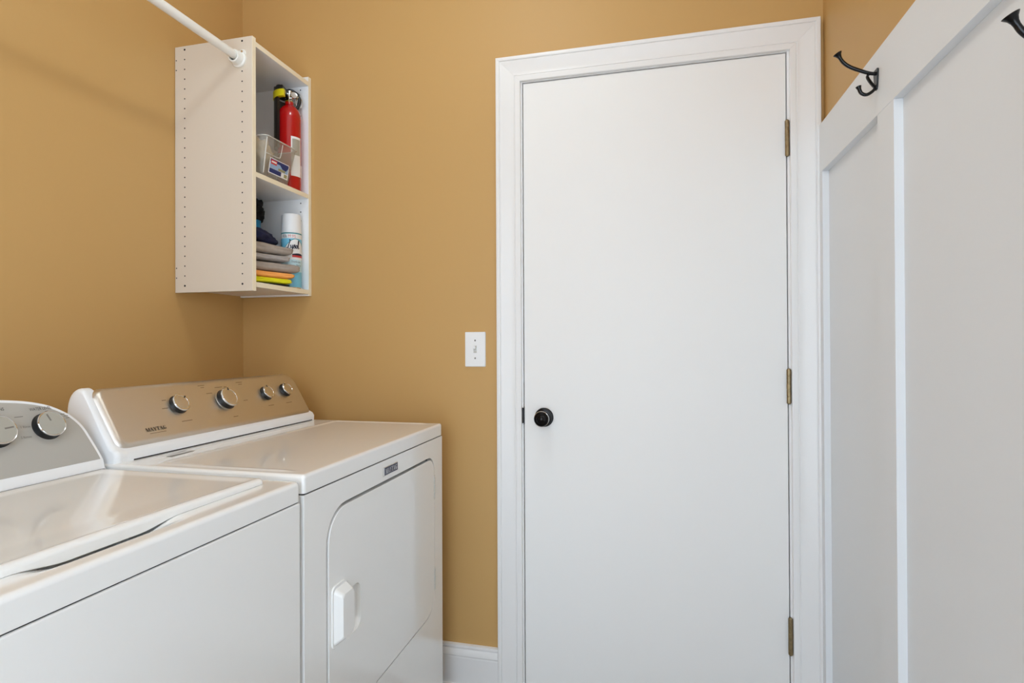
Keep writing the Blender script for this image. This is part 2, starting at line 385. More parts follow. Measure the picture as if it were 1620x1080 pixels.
# board and batten panelling on the right wall
WA = bpy.data.objects.new('trim_2', None); COL.objects.link(WA); tag(WA, 'white board and batten panelling on the right wall', 'wall panelling', kind='structure')
RF = .018; PT = .0006; Z1, Z2 = 1.6671, 1.8084
box('panel_sheet', (RW-PT, SD1+.002, .10), (RW, 0, Z1), M_PANEL, WA)
box('top_rail', (RW-RF, SD1+.002, Z1), (RW, -.0, Z2), M_PANEL, WA, .0012, 2)
for (a, b) in ((-.048, -.0), (-.544, -.458), (-1.113, -1.027), (-1.682, -1.596)  ):
    box('batten', (RW-RF, a, .14), (RW, b, Z1-.0003), M_PANEL, WA, .001, 2)
box('base_board', (RW-RF-.002, SD1+.002, 0), (RW, -.0, .14), M_PANEL, WA, .002, 2)

# ------------------------------------------------------------------ ceiling light (real lamp of the room, above the frame)
lt = thing('ceiling_light', 'round frosted glass ceiling light fixed to the middle of the ceiling', 'ceiling light', loc=LAMP_POS)
lathe('light_base', [(0, 0), (.105, 0), (.11, .012), (.108, .022), (.10, .024), (0, .024)], (0, 0, 0), -Z, M_CHROME, lt, 40)
lathe('glass_bowl', [(.10, .024), (.099, .04), (.088, .06), (.065, .075), (.035, .083), (0, .086)], (0, 0, 0), -Z, M_GLOW, lt, 40)

# ------------------------------------------------------------------ dryer
DY0, DY1, DX0, DX1, DZ = -.8825, -.1440, .20, .8572, .9200
LIPZ = .8835
def machine_body(parent, y0, y1, x0, x1, ztop, lip, m):
    box('cabinet_side', (x0, y0, .03), (x1-.012, y0+.012, lip-.003), m, parent, .003)
    box('cabinet_side', (x0, y1-.012, .03), (x1-.012, y1, lip-.003), m, parent, .003)
    box('cabinet_back', (x0, y0+.012, .03), (x0+.004, y1-.012, lip-.003), m, parent)
    for yy in (y0+.05, y1-.05):
        for xx in (x0+.06, x1-.06):
            lathe('levelling_foot', [(0, 0), (.02, 0), (.022, .006), (.016, .012), (.008, .014), (.008, .05), (0, .05)], (xx, yy, 0), Z, M_BLACK, parent, 14)
def machine_top(parent, y0, y1, x0, x1, ztop, lip, f, m, nx, ny, rad=.010, fine=()):
    """top pan: gridded surface with rounded rim and skirt"""
    bm = bmesh.new()
    ks = 5; xs = []; 
    def rim(d):   # d distance from edge -> drop
        if d >= rad: return 0.
        return rad - math.sqrt(max(0, rad*rad-(rad-d)**2))
    gx = [x0+(x1-x0)*i/nx for i in range(nx+1)]; gy = [y0+(y1-y0)*j/ny for j in range(ny+1)]
    ex = [rad*(1-math.cos(math.pi/2*k/ks)) for k in range(ks+1)]
    gx = [x0+e for e in ex]+[v for v in gx if x0+rad+.002 < v < x1-rad-.002]+[x1-e for e in ex[::-1]]
    gy = [y0+e for e in ex]+[v for v in gy if y0+rad+.002 < v < y1-rad-.002]+[y1-e for e in ex[::-1]]
    gx = sorted(gx+list(fine))
    def drop(x, y):
        dx = min(x-x0, x1-x); dy = min(y-y0, y1-y)
        if dx < rad and dy < rad:
            q = math.hypot(rad-dx, rad-dy); return rad-math.sqrt(max(0, rad*rad-min(q, rad)**2))
        return rim(min(dx, dy))
    vs = []
    for x in gx:
        row = []
        for y in gy:
            px, py = x, y; dx = min(x-x0, x1-x); dy = min(y-y0, y1-y)
            if dx < rad and dy < rad:
                ccx = x0+rad if x-x0 < rad else x1-rad; ccy = y0+rad if y-y0 < rad else y1-rad; q = math.hypot(x-ccx, y-ccy)
                if q > rad: px, py = ccx+(x-ccx)*rad/q, ccy+(y-ccy)*rad/q
            row.append(bm.verts.new((px, py, ztop-drop(x, y)+(f(x, y) if min(dx, dy) > rad else 0))))
        vs.append(row)
    for i in range(len(gx)-1):
        for j in range(len(gy)-1): bm.faces.new((vs[i][j], vs[i+1][j], vs[i+1][j+1], vs[i][j+1]))
    loop = [vs[i][0] for i in range(len(gx))]+[vs[-1][j] for j in range(1, len(gy))]+[vs[i][-1] for i in range(len(gx)-2, -1, -1)]+[vs[0][j] for j in range(len(gy)-2, 0, -1)]
    low = [bm.verts.new((v.co.x, v.co.y, lip)) for v in loop]
    k = len(loop)
    for i in range(k): bm.faces.new((loop[i], loop[(i+1) % k], low[(i+1) % k], low[i]))
    inn = [bm.verts.new((v.co.x+(.004 if v.co.x < (x0+x1)/2 else -.004), v.co.y+(.004 if v.co.y < (y0+y1)/2 else -.004), lip)) for v in low]
    for i in range(k): bm.faces.new((low[i], low[(i+1) % k], inn[(i+1) % k], inn[i]))
    return link('top_pan', bm, m, parent, smooth=True)

dry = thing('clothes_dryer', 'white front loading dryer with brushed steel console and four knobs', 'dryer', loc=(0, 0, 0))
machine_body(dry, DY0, DY1, DX0, DX1, DZ, LIPZ, M_ENAMEL)
def dryer_top(x, y):
    # work surface recessed behind a soft bead at the rear and both sides
    a = sstep(.493, .507, x) * sstep(DY0+.022, DY0+.034, y) * sstep(DY1-.022, DY1-.034, y)
    xx = .507-.012*sstep(-.47, -.42, y)
    fade = 1-sstep(.79, .83, x)
    bead = math.exp(-((x-.492)/.007)**2)*sstep(DY0+.03, DY0+.05, y)*sstep(DY1-.02, DY1-.04, y)
    bead += (math.exp(-((y-(DY1-.024))/.006)**2)+math.exp(-((y-(DY0+.024))/.006)**2))*sstep(.485, .505, x)*fade
    rear = math.exp(-((x-.438)/.005)**2)*.45*sstep(DY0+.05, DY0+.07, y)*sstep(DY1-.12, DY1-.14, y)
    return .0024*bead + .0016*rear
machine_top(dry, DY0, DY1, DX0, DX1, DZ, LIPZ, dryer_top, M_ENAMEL, 150, 170, rad=.007)
# front panel with the opening for the door
DO = rrect(-.8065, -.2095, .3520, .8300, (.070, .070, .048, .075), 8)
holed_plate('front_panel', rrect(DY0, DY1, .03, LIPZ-.003, .003, 2), DO, (DX1-.012, 0, 0), Y, Z, X, .012, .016, M_ENAMEL, dry)
box('recess_shade', (DX1-.030, DY0+.02, .20), (DX1-.028, DY1-.02, LIPZ-.002), M_SEAM, dry)
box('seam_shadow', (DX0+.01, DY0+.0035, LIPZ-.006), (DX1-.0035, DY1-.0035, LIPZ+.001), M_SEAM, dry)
# door slab with grip pocket
gap = .0075
DD = rrect(-.8065+gap, -.2095-gap*.5, .3520+gap*.5, .8300-gap, (.064, .067, .043, .069), 8)
PK = rrect(-.752, -.6670, .5300, .6320, .020, 5)
dd = holed_plate('dryer_door', DD, PK, (DX1-.020, 0, 0), Y, Z, X, .0210, .014, M_ENAMEL, dry, open_back=False, taper=.25)
bvl = dd.modifiers.new('edge', 'BEVEL'); bvl.width = .003; bvl.segments = 3; bvl.limit_method = 'ANGLE'; bvl.angle_limit = math.radians(60)
# pull handle: tapered bar on a thin flange
hd = slab('door_handle', rrect(-.7900, -.7300, .5330, .6640, .012, 5), (DX1+.001, 0, 0), Y, Z, X, .0035, M_ENAMEL, dd, .0015, 2)
bm = bmesh.new(); A = rrect(-.7865, -.7290, .5375, .6590, .010, 5); B = rrect(-.7775, -.7330, .5520, .6460, .008, 5)
lo = [bm.verts.new((DX1+.003, p[0], p[1])) for p in A]; hi = [bm.verts.new((DX1+.022, p[0], p[1])) for p in B]
for i in range(len(A)): bm.faces.new((lo[i], lo[(i+1) % len(A)], hi[(i+1) % len(A)], hi[i]))
bm.faces.new(hi); bm.faces.new(lo); bmesh.ops.bevel(bm, geom=[e for e in bm.edges if e.verts[0] in hi and e.verts[1] in hi], offset=.004, segments=3, profile=.5, affect='EDGES')
link('handle_grip', bm, M_ENAMEL, hd, smooth=True)
for z0, z1 in ((.6940, .7690), (.4160, .4880)):
    hg = slab('door_hinge', rrect(-.2165, -.2065, z0, z1, .001, 2), (DX1-.002, 0, 0), Y, Z, X, .0035, M_HING2, dry, .0005, 1)
    for k in range(3):
        slab('knuckle', rrect(-.2140, -.2095, z0+.004+k*(z1-z0-.008)/3, z0+.001+(k+1)*(z1-z0-.004)/3-.002, .001, 2), (DX1+.0015, 0, 0), Y, Z, X, .002, M_HING2, hg, .0008, 2)
bd = slab('name_badge', rrect(-.5530, -.4720, .8420, .8640, .0008, 2), (DX1, 0, 0), Y, Z, X, .0022, M_CHROME, dry, .0006, 1)
slab('badge_field', rrect(-.5480, -.4735, .8435, .8628, .0004, 1), (DX1+.0022, 0, 0), Y, Z, X, .0002, M_NAVY, bd)
serif_text('badge_lettering', 'MAYTAG', (DX1+.0024, -.5430, .8468), Y, Z, X, .0655, .0126, M_BADGETXT, bd)
slab('sticker', [(-.792, .433), (-.722, .424), (-.716, .450), (-.790, .4585)], (0, 0, DZ), Y, X, Z, .0004, M_STICKER, dry)

# dryer console
FA, FB = Vector((.400, 0, .9450)), Vector((.318, 0, 1.0830))      # foot and head of the steel face
FT = (FB-FA).normalized(); FN = Vector((FT.z, 0, -FT.x))
CY0, CY1 = -.8780, -.1520
def extrude_profile(name, prof, y0, y1, m, parent, bev=.0, seg=3, crown=None):
    bm = bmesh.new(); A = [bm.verts.new((x, y0, z)) for x, z in prof]; B = [bm.verts.new((x, y1, z)) for x, z in prof]; k = len(prof)
    fa = bm.faces.new(A); fb = bm.faces.new(B)
    for i in range(k): bm.faces.new((A[i], A[(i+1) % k], B[(i+1) % k], B[i]))
    if bev: bmesh.ops.bevel(bm, geom=list(set(fa.edges) | set(fb.edges)), offset=bev, segments=seg, profile=.5, affect='EDGES')
    return link(name, bm, m, parent, smooth=True)
cprof = [(q.x, q.y) for q in smooth_path([(.404, .926, 0), (.4045, .936, 0), (.399, .9445, 0), (.385, .9560, 0), (.350, 1.013, 0), (.318, 1.0640, 0), (.304, 1.0770, 0), (.289, 1.0765, 0), (.275, 1.066, 0), (.2655, 1.045, 0), (.262, 1.010, 0)], 4)]
def capped_profile(name, prof, y0, y1, R0, R1, m, parent, base, seg=6):
    """profile run along y whose two ends round off (base stays on the machine top)"""
    cx = sum(p[0] for p in prof)/len(prof); H = max(p[1] for p in prof)-base
    st_ = [(y0+R0*(1-math.cos(math.pi/2*k/seg)), R0*(1-math.sin(math.pi/2*k/seg))) for k in range(seg+1)] + [(y1-R1*(1-math.cos(math.pi/2*k/seg)), R1*(1-math.sin(math.pi/2*k/seg))) for k in range(seg, -1, -1)]
    bm = bmesh.new(); rows = []
    for y, d in st_:
        rows.append([bm.verts.new((cx+(x-cx)*(1-d/.075), y, base+(z-base)*(1-d/H))) for x, z in prof])
    for A, B in zip(rows, rows[1:]):
        for k in range(len(prof)): bm.faces.new((A[k], A[(k+1) % len(prof)], B[(k+1) % len(prof)], B[k]))
    bm.faces.new(rows[0]); bm.faces.new(rows[-1])
    return link(name, bm, m, parent, smooth=True)
cfull = [(.262, DZ-.001), (.404, DZ-.001)]+cprof
clow = [(.262, DZ-.001), (.404, DZ-.001), (.4045, .936), (.399, .9445), (.385, .9520), (.345, 1.010), (.312, 1.054), (.296, 1.056), (.276, 1.046), (.262, 1.010)]
cons = capped_profile('console_housing', clow, CY0+.012, CY1, .002, .004, M_PLASTIC, dry, DZ-.001)
capped_profile('console_end_cap', cfull, CY0-.001, CY0+.026, .011, .003, M_PLASTIC, cons, DZ-.001)
box('console_gap_shade', (.396, CY0+.040, DZ-.0005), (.4046, CY1-.014, DZ+.0026), M_SEAM, cons)
sw = .7155
st = pillow('steel_panel', -.8690, -.1530, -.004, .1600, (.030, .024, .050, .030), .0210, .0245, FA-FN*.024, Y, FT, FN, M_STEEL, cons, 10, 10)
def on_face(y, s, off=.0): return FA+FT*s+Vector((0, y, 0))+FN*off
FO = .0006
serif_text('console_lettering', 'MAYTAG', on_face(-.7862, .0322, FO), Y, FT, FN, .0560, .0092, M_INK, st)
def dash(parent, y0, y1, s, m, h=.0016, fn=on_face, u=Y, t=FT, n=FN):
    return slab('printed_mark', [(0, 0), (y1-y0, 0), (y1-y0, h), (0, h)], fn(y0, s, FO), u, t, n, .0001, m, parent)
dash(st, -.7800, -.7350, .0262, M_INK2, .0011)
for (a, b, s, mm) in ((-.5790, -.5560, .1362, M_INK2), (-.5720, -.5600, .1300, M_INK2), (-.4370, -.4110, .1355, M_INK2), (-.4300, -.4150, .1290, M_INK2), (-.5240, -.4960, .1262, M_INK2), (-.4900, -.4790, .1255, M_INK2),
                      (-.6800, -.6470, .0430, M_INK2), (-.7080, -.6960, .1057, M_INK2), (-.6700, -.6480, .1130, M_INK2), (-.7180, -.7000, .0840, M_INK2), (-.5630, -.5420, .1108, M_INK2), (-.5080, -.4900, .0320, M_INK2), (-.4410, -.4240, .0760, M_INK2), (-.3500, -.3240, .0480, M_INK2), (-.2640, -.2350, .0480, M_INK2)):
    dash(st, a, b, s, mm)
def console_knob(parent, y, s, r, h, ang, fn=on_face, n=FN, t=FT, washer=False):
    c = fn(y, s, 0.)
    k = lathe('control_knob', [(0, 0), (r*1.08, 0), (r*1.05, .002), (r*.99, .004), (r*.97, h*.80), (0, h*.80)], c, n, M_BLACK, parent, 40)
    if washer:
        lathe('knob_ring', [(r*.96, h*.78), (r, h*.82), (r*1.0, h*.94), (r*.965, h*1.0), (r*.93, h*.98), (r*.90, h*.94)], c, n, M_CHROME, k, 40)
        lathe('knob_face', [(r*.94, h*.90), (r*.92, h*.975), (r*.88, h*.985), (0, h*.99)], c, n, M_GREYK, k, 40)
    else:
     lathe('knob_ring', [(r*.97, h*.78), (r, h*.80), (r*1.0, h*.90), (r*.93, h*1.0), (r*.80, h*1.0), (r*.76, h*.93), (r*.70, h*.90)], c, n, M_CHROME, k, 40)
     lathe('knob_face', [(r*.79, h*.88), (r*.77, h*.955), (r*.70, h*.975), (0, h*.985)], c, n, M_STEEL, k, 40)
    d = Y*math.sin(ang)+t*math.cos(ang); e = n.cross(d)
    if washer:
        slab('pointer', [(-.0015, r*.22), (.0015, r*.22), (.0015, r*.78), (-.0015, r*.78)], c+n*h*.985, e, d, n, .0003, M_INK3, k)
    else:
        slab('pointer', [(-.0018, r*.70), (.0018, r*.70), (.0018, r*.99), (-.0018, r*.99)], c+n*h*.97, e, d, n, h*.05, M_BLACK, k)
    return k
console_knob(st, -.6665, .0905, .0235, .0145, math.radians(48))
console_knob(st, -.5050, .0874, .0285, .0190, math.radians(10))
console_knob(st, -.3330, .0905, .0215, .0145, math.radians(0))
console_knob(st, -.2380, .0935, .0215, .0145, math.radians(-30))
lathe('knob_skirt', [(0, 0), (.0335, 0), (.0330, .0012), (.0290, .0016), (0, .0016)], on_face(-.5050, .0874), FN, M_STEEL, st, 40)

# ------------------------------------------------------------------ washer
WY1, WZ = -.8945, .9115; WY0 = WY1-.699; WX0, WX1 = .20, .8572; WLIP = .8735
WC = (WY0+WY1)/2
wsh = thing('washing_machine', 'white top loading washer with arched grey console and closed lid', 'washing machine', loc=(0, 0, 0))
machine_body(wsh, WY0, WY1, WX0, WX1, WZ, WLIP, M_ENAMEL)
box('front_panel', (WX1-.012, WY0, .03), (WX1, WY1, WLIP-.0028), M_ENAMEL, wsh, .003, 3)
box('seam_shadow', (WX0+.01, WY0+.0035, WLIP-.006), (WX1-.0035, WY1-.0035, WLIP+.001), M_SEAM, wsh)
LX0, LX1, LY0, LY1 = .425, .8035, WY0+.032, WY1-.032
def washer_top(x, y):
    w = sstep(.120, .050, abs(y-WC)); e = LX1+.0075*w
    scoop = .0125*w*sstep(LX1+.030, LX1+.004, x)
    return -(scoop+.025*w*sstep(LX1-.0005, LX1-.004, x))*sstep(LX1-.060, LX1-.050, x)
machine_top(wsh, WY0, WY1, WX0, WX1, WZ, WLIP, washer_top, M_ENAMEL, 110, 160, fine=[LX1-.005+.00171*k for k in range(22)], rad=.008)
# lid: shallow pan with rolled front edge and raised rim
def lid():
    bm = bmesh.new(); nx, ny = 70, 90; T = .0105; R = .0085
    def prof(d): return 0 if d >= R else R-math.sqrt(max(0, R*R-(R-d)**2))
    ex = [R*(1-math.cos(math.pi/2*k/5)) for k in range(6)]
    gx = [LX0+e for e in ex]+[LX0+R+.003+(LX1-LX0-2*R-.006)*i/nx for i in range(nx+1)]+[LX1-e for e in ex[::-1]]
    gy = [LY0+e for e in ex]+[LY0+R+.003+(LY1-LY0-2*R-.006)*i/ny for i in range(ny+1)]+[LY1-e for e in ex[::-1]]
    rows = []
    for x in gx:
        row = []
        for y in gy:
            dx = min(x-LX0, LX1-x); dy = min(y-LY0, LY1-y)
            dr = prof(math.hypot(0, 0)) if False else (R-math.sqrt(max(0, R*R-min(R, math.hypot(max(0, R-dx), max(0, R-dy)))**2)))
            d = min(dx, dy)
            inset = -.0030*sstep(.012, .030, min(x-LX0, y-LY0, LY1-y))*sstep(.008, .020, LX1-x)
            crown = .0035*(1-((y-WC)/(LY1-WC))**2)*sstep(LX1-.08, LX1-.01, x)
            px, py = x, y
            if dx < R and dy < R:
                ccx = LX0+R if x-LX0 < R else LX1-R; ccy = LY0+R if y-LY0 < R else LY1-R; q = math.hypot(x-ccx, y-ccy)
                if q > R: px, py = ccx+(x-ccx)*R/q, ccy+(y-ccy)*R/q
            row.append(bm.verts.new((px, py, WZ+.0006+T-dr+inset+crown*.6)))
        rows.append(row)
    for i in range(len(gx)-1):
        for j in range(len(gy)-1): bm.faces.new((rows[i][j], rows[i+1][j], rows[i+1][j+1], rows[i][j+1]))
    loop = [r[0] for r in rows]+rows[-1][1:]+[r[-1] for r in rows[-2::-1]]+rows[0][-2:0:-1]
    low = [bm.verts.new((v.co.x-(.001*sstep(.120, .050, abs(v.co.y-WC)) if v.co.x > LX1-.0003 else 0), v.co.y, WZ+.0006-(.0082*sstep(.120, .050, abs(v.co.y-WC)) if v.co.x > LX1-.0003 else 0))) for v in loop]; k = len(loop)
    for i in range(k): bm.faces.new((loop[i], loop[(i+1) % k], low[(i+1) % k], low[i]))
    bm.faces.new(low)
    return link('lid', bm, M_ENAMEL, wsh, smooth=True)
lid()
# arched console
GA, GB = Vector((.3935, 0, .9120)), Vector((.3145, 0, 1.0750))
GT = (GB-GA).normalized(); GN = Vector((GT.z, 0, -GT.x))
half = [(-.8920, .0), (-.8925, .022), (-.8955, .043), (-.9030, .079), (-.9085, .100), (-.9169, .1165), (-.9258, .1285), (-.9359, .1378), (-.9500, .1480), (-.9671, .1572), (-.9993, .1676), (-1.0415, .1748), (-1.09, .1795), (-1.15, .1830), (WC, .1840)]
def spline2(pts, k=5):
    return [(q.x, q.y) for q in smooth_path([(a, b, 0) for a, b in pts], k)]
hh = [half[0]]+spline2(half[1:], 5)
arch = hh+[(2*WC-a, b) for a, b in hh[-2::-1]]
wc = slab('console_housing', arch[::-1], GA-GN*.085, Y, GT, GN, .085, M_PLASTIC, wsh, .004, 3)
def inset(pts, d, smin):
    c = (WC, .06); out = []
    P = [q for q in pts]
    for i, (a, b) in enumerate(P):
        p, q = P[max(i-1, 0)], P[min(i+1, len(P)-1)]; tx, ty = q[0]-p[0], q[1]-p[1]; l = math.hypot(tx, ty) or 1
        nx, ny = -ty/l, tx/l
        if (c[0]-a)*nx+(c[1]-b)*ny < 0: nx, ny = -nx, -ny
        out.append((a+nx*d, max(smin, b+ny*d)))
    return out
ins = [q for q in inset(arch, .0055, .0235) if q[1] > .0240]
ins = [(ins[0][0]+.0003, .0240)]+ins+[(ins[-1][0]-.0003, .0240)]
fp = slab('control_panel', ins[::-1], GA-GN*.002, Y, GT, GN, .0026, M_GREYP, wc, .0003, 1)
box('console_gap_shade', (.385, WY0+.02, WZ+.0002), (.3958, WY1-.004, WZ+.0026), M_SEAM, wc)
def on_wash(y, s, off=0.): return GA+GT*s+Vector((0, y, 0))+GN*off
wn = lambda *a: console_knob(fp, *a, fn=on_wash, n=GN, t=GT, washer=True)
wn(-.9780, .1110, .0262, .0165, math.radians(-14)); wn(-1.0690, .1120, .0280, .0165, math.radians(85))
wn(-1.405, .1110, .0262, .0165, math.radians(20)); wn(-1.230, .1085, .034, .0200, math.radians(0))
FO2 = .0009
text_mesh('console_print', 'WATER LEVEL', on_wash(-.9990, .1465, 0), Y, GT, GN, .0088, M_INK, fp, FO2, .0405)
text_mesh('console_print', 'OPTIONS', on_wash(-1.0720, .1535, 0), Y, GT, GN, .0088, M_INK, fp, FO2, .0300)
text_mesh('console_print', '1 Rinse', on_wash(-1.0250, .1135, 0), Y, GT, GN, .0066, M_INK3, fp, FO2, .0170)
text_mesh('console_print', '2 Rinses', on_wash(-1.0310, .0930, 0), Y, GT, GN, .0066, M_INK3, fp, FO2, .0190)
def wdash(a, b, s): 
    slab('printed_mark', [(0, 0), (b-a, 0), (b-a, .0014), (0, .0014)], on_wash(a, s, FO2-.0001), Y, GT, GN, .0001, M_INK3, fp)
for a, b, s in ((-.9445, -.9370, .1320), (-.9395, -.9316, .1272), (-.9370, -.9295, .1226), (-.9720, -.9660, .1420), (-1.0298, -1.0145, .1365), (-1.0560, -1.0470, .1405)): wdash(a, b, s)

# ------------------------------------------------------------------ wall cabinet
CBX, CB0, CB1, CBZ0, CBZ1 = .2940, -.3176, -.0015, 1.3430, 2.1450
TH = .0160
cab = thing('wall_cabinet', 'white open wall cabinet with drilled side panels above the dryer', 'cabinet', loc=(0, 0, 0))
def board(name, a, b, edge_axis_x=True):
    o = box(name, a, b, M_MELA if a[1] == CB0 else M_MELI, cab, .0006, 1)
    box('edge_band', (b[0]-.0002, a[1]+.0003, a[2]+.0003), (b[0]+.0012, b[1]-.0003, b[2]-.0003), M_EDGE, o)
    return o
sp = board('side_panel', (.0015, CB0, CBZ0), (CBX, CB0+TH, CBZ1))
sp2 = board('side_panel', (.0015, CB1-TH, CBZ0+.008), (CBX, CB1, CBZ1+.008))
IN0, IN1 = CB0+TH, CB1-TH
TOPZ, SHZ, BOZ = 2.1340, 1.7215, 1.3720
board('top_board', (.0015, IN0, TOPZ-TH), (CBX, IN1, TOPZ))
board('shelf', (.0060, IN0+.0005, SHZ-TH), (CBX-.001, IN1-.0005, SHZ))
board('bottom_board', (.0015, IN0, BOZ-TH), (CBX, IN1, BOZ))
box('back_panel', (.0015, IN0, BOZ), (.0055, IN1, TOPZ-TH), M_MELI, cab)
def holes(parent, rows, y, n):
    bm = bmesh.new()
    for (x, zs, r) in rows:
        for z in zs: lathe_in(bm, [(r, .0001), (r, .0004), (0, .0004)], (x, y, z), n, 12)
    q = link('pin_holes', bm, M_SEAM, parent); q['kind'] = 'stuff'
zs = [2.1330-.032*k for k in range(25)]
holes(sp, [(.0395, zs, .0024), (.2575, zs, .0024), (.0070, [2.101, 2.069, 1.423, 1.391], .0021), (.0395, [zs[0], zs[-1]], .0034), (.2575, [zs[0], zs[-1]], .0034)], CB0, -Y)
holes(sp2, [(.2620, [z+.006 for z in zs if abs(z-SHZ) > .03 and 1.40 < z < 2.12], .0024)], CB1-TH, -Y)

# closet rod with end sockets
RX, RZ, RR = .2475, 2.0790, .0128
rod = thing('closet_rod', 'white round hanging rod running from the wall cabinet side', 'closet rod', loc=(0, 0, 0))
tube('rod', [(RX, CB0-.004, RZ), (RX, RY+.004, RZ)], RR, M_ROD, rod, 24)
for y, d in ((CB0, -Y), (RY, Y)):
    s = lathe('rod_socket', [(0, 0), (.0255, 0), (.0265, .003), (.0255, .006), (.0215, .008), (.0205, .026), (.0190, .028), (.0150, .028), (.0145, .020)], (RX, y, RZ-.004), d, M_ROD, rod, 32)
    lathe('screw', [(0, 0), (.0042, 0), (.004, .0012), (0, .0016)], (RX+.014, y+d.y*.0060, RZ+.0165), d, M_CHROME, s, 14)
    slab('screw_ear', rrect(.004, .024, .008, .026, .007, 4), (RX, y, RZ-.002), X if d.y < 0 else -X, Z, d, .0055, M_ROD, s, .001, 2)

# ------------------------------------------------------------------ cabinet contents, upper bay
EX, EY, ER = .2470, -.0622, .0405
fe = thing('fire_extinguisher', 'red fire extinguisher with white label standing on the cabinet shelf', 'fire extinguisher', loc=(EX, EY, SHZ))
lathe('cylinder', [(0, .001), (.036, .001), (.039, .003), (ER, .008), (ER, .260), (.0392, .274), (.0350, .290), (.0265, .301), (.0190, .308), (.0145, .312), (.0140, .324), (0, .324)], (0, 0, 0), Z, M_RED, fe, 40)
lathe('valve_body', [(.0150, .322), (.0155, .326), (.0125, .330), (.0120, .336), (.0145, .338), (.0145, .348), (.0110, .350), (.0105, .362), (0, .363)], (0, 0, 0), Z, M_CHROME, fe, 24)
vd = Vector((.82, .57, 0)).normalized()       # across the view
lathe('gauge', [(0, 0), (.0120, 0), (.0125, .002), (.0125, .010), (.0115, .012), (.0095, .0115), (0, .0115)], Vector((.006, -.004, .343))+vd*.010, (Vector((.5, -.45, .1))), M_CHROME, fe, 24)
tube('outlet', [Vector((0, 0, .344)), vd*.030+Z*.344], .006, M_HINGE, fe, 12)
tube('pin_ring', smooth_path([vd*(.033+.011*math.cos(a))+Z*(.326+.017*math.sin(a)) for a in [math.radians(d) for d in range(0, 361, 30)]], 3), .0016, M_CHROME, fe, 8)
tube('hose', smooth_path([vd*.020+Z*.350, vd*.031+Z*.346, vd*.034+Z*.330, vd*.028+Z*.308, vd*.022+Z*.304], 5), [.006]*21, M_BLACK, fe, 10)
tube('lever', smooth_path([vd*-.030+Z*.350, vd*-.014+Z*.362, vd*.004+Z*.368, vd*.022+Z*.360, vd*.032+Z*.352], 5), .0068, M_BLACK, fe, 10, (Z, .6))
tube('safety_pin', smooth_path([vd*-.012+Vector((.018, -.016, .346)), vd*-.008+Vector((.018, -.016, .340)), vd*-.006+Vector((.020, -.018, .322)), vd*-.010+Vector((.023, -.020, .312))], 4), .0012, M_CHROME, fe, 8)
def arc_wrap(name, r, a0, a1, z0, z1, m, parent, c=(0, 0), seg=14, th=.0004):
    bm = bmesh.new(); rows = []
    for i in range(seg+1):
        a = math.radians(a0+(a1-a0)*i/seg)
        rows.append([bm.verts.new((c[0]+rr*math.cos(a), c[1]+rr*math.sin(a), z)) for rr, z in ((r, z0), (r+th, z0), (r+th, z1), (r, z1))])
    for A, B in zip(rows, rows[1:]):
        for k in range(4): bm.faces.new((A[k], A[(k+1) % 4], B[(k+1) % 4], B[k]))
    bm.faces.new(rows[0]); bm.faces.new(rows[-1])
    return link(name, bm, m, parent, smooth=True)
# view direction towards the camera in plan is about -55 deg; image right is about +35 deg
arc_wrap('paper_label', ER, -48, 8, .050, .190, M_WHITEP, fe)
arc_wrap('paper_label', ER, 14, 32, .050, .095, M_WHITEP, fe)
arc_wrap('label_text_block', ER+.0004, -42, 2, .125, .182, M_GREYK, fe, th=.0002)
# black wall bracket hugging the far side, with yellow clasp
br = arc_wrap('bracket', ER+.001, 130, 255, .150, .335, M_BLACK, fe, th=.0100)
arc_wrap('clasp_band', ER-.001, 195, 285, .326, .350, M_YEL, fe, th=.0145)
slab('bracket_cap', [(ER*1.28*math.cos(math.radians(a)), ER*1.28*math.sin(math.radians(a))) for a in range(120, 281, 10)]+[(.0, -.012), (-.010, .006)], (0, 0, .345), X, Y, Z, .022, M_BLACK, fe, .006, 3)

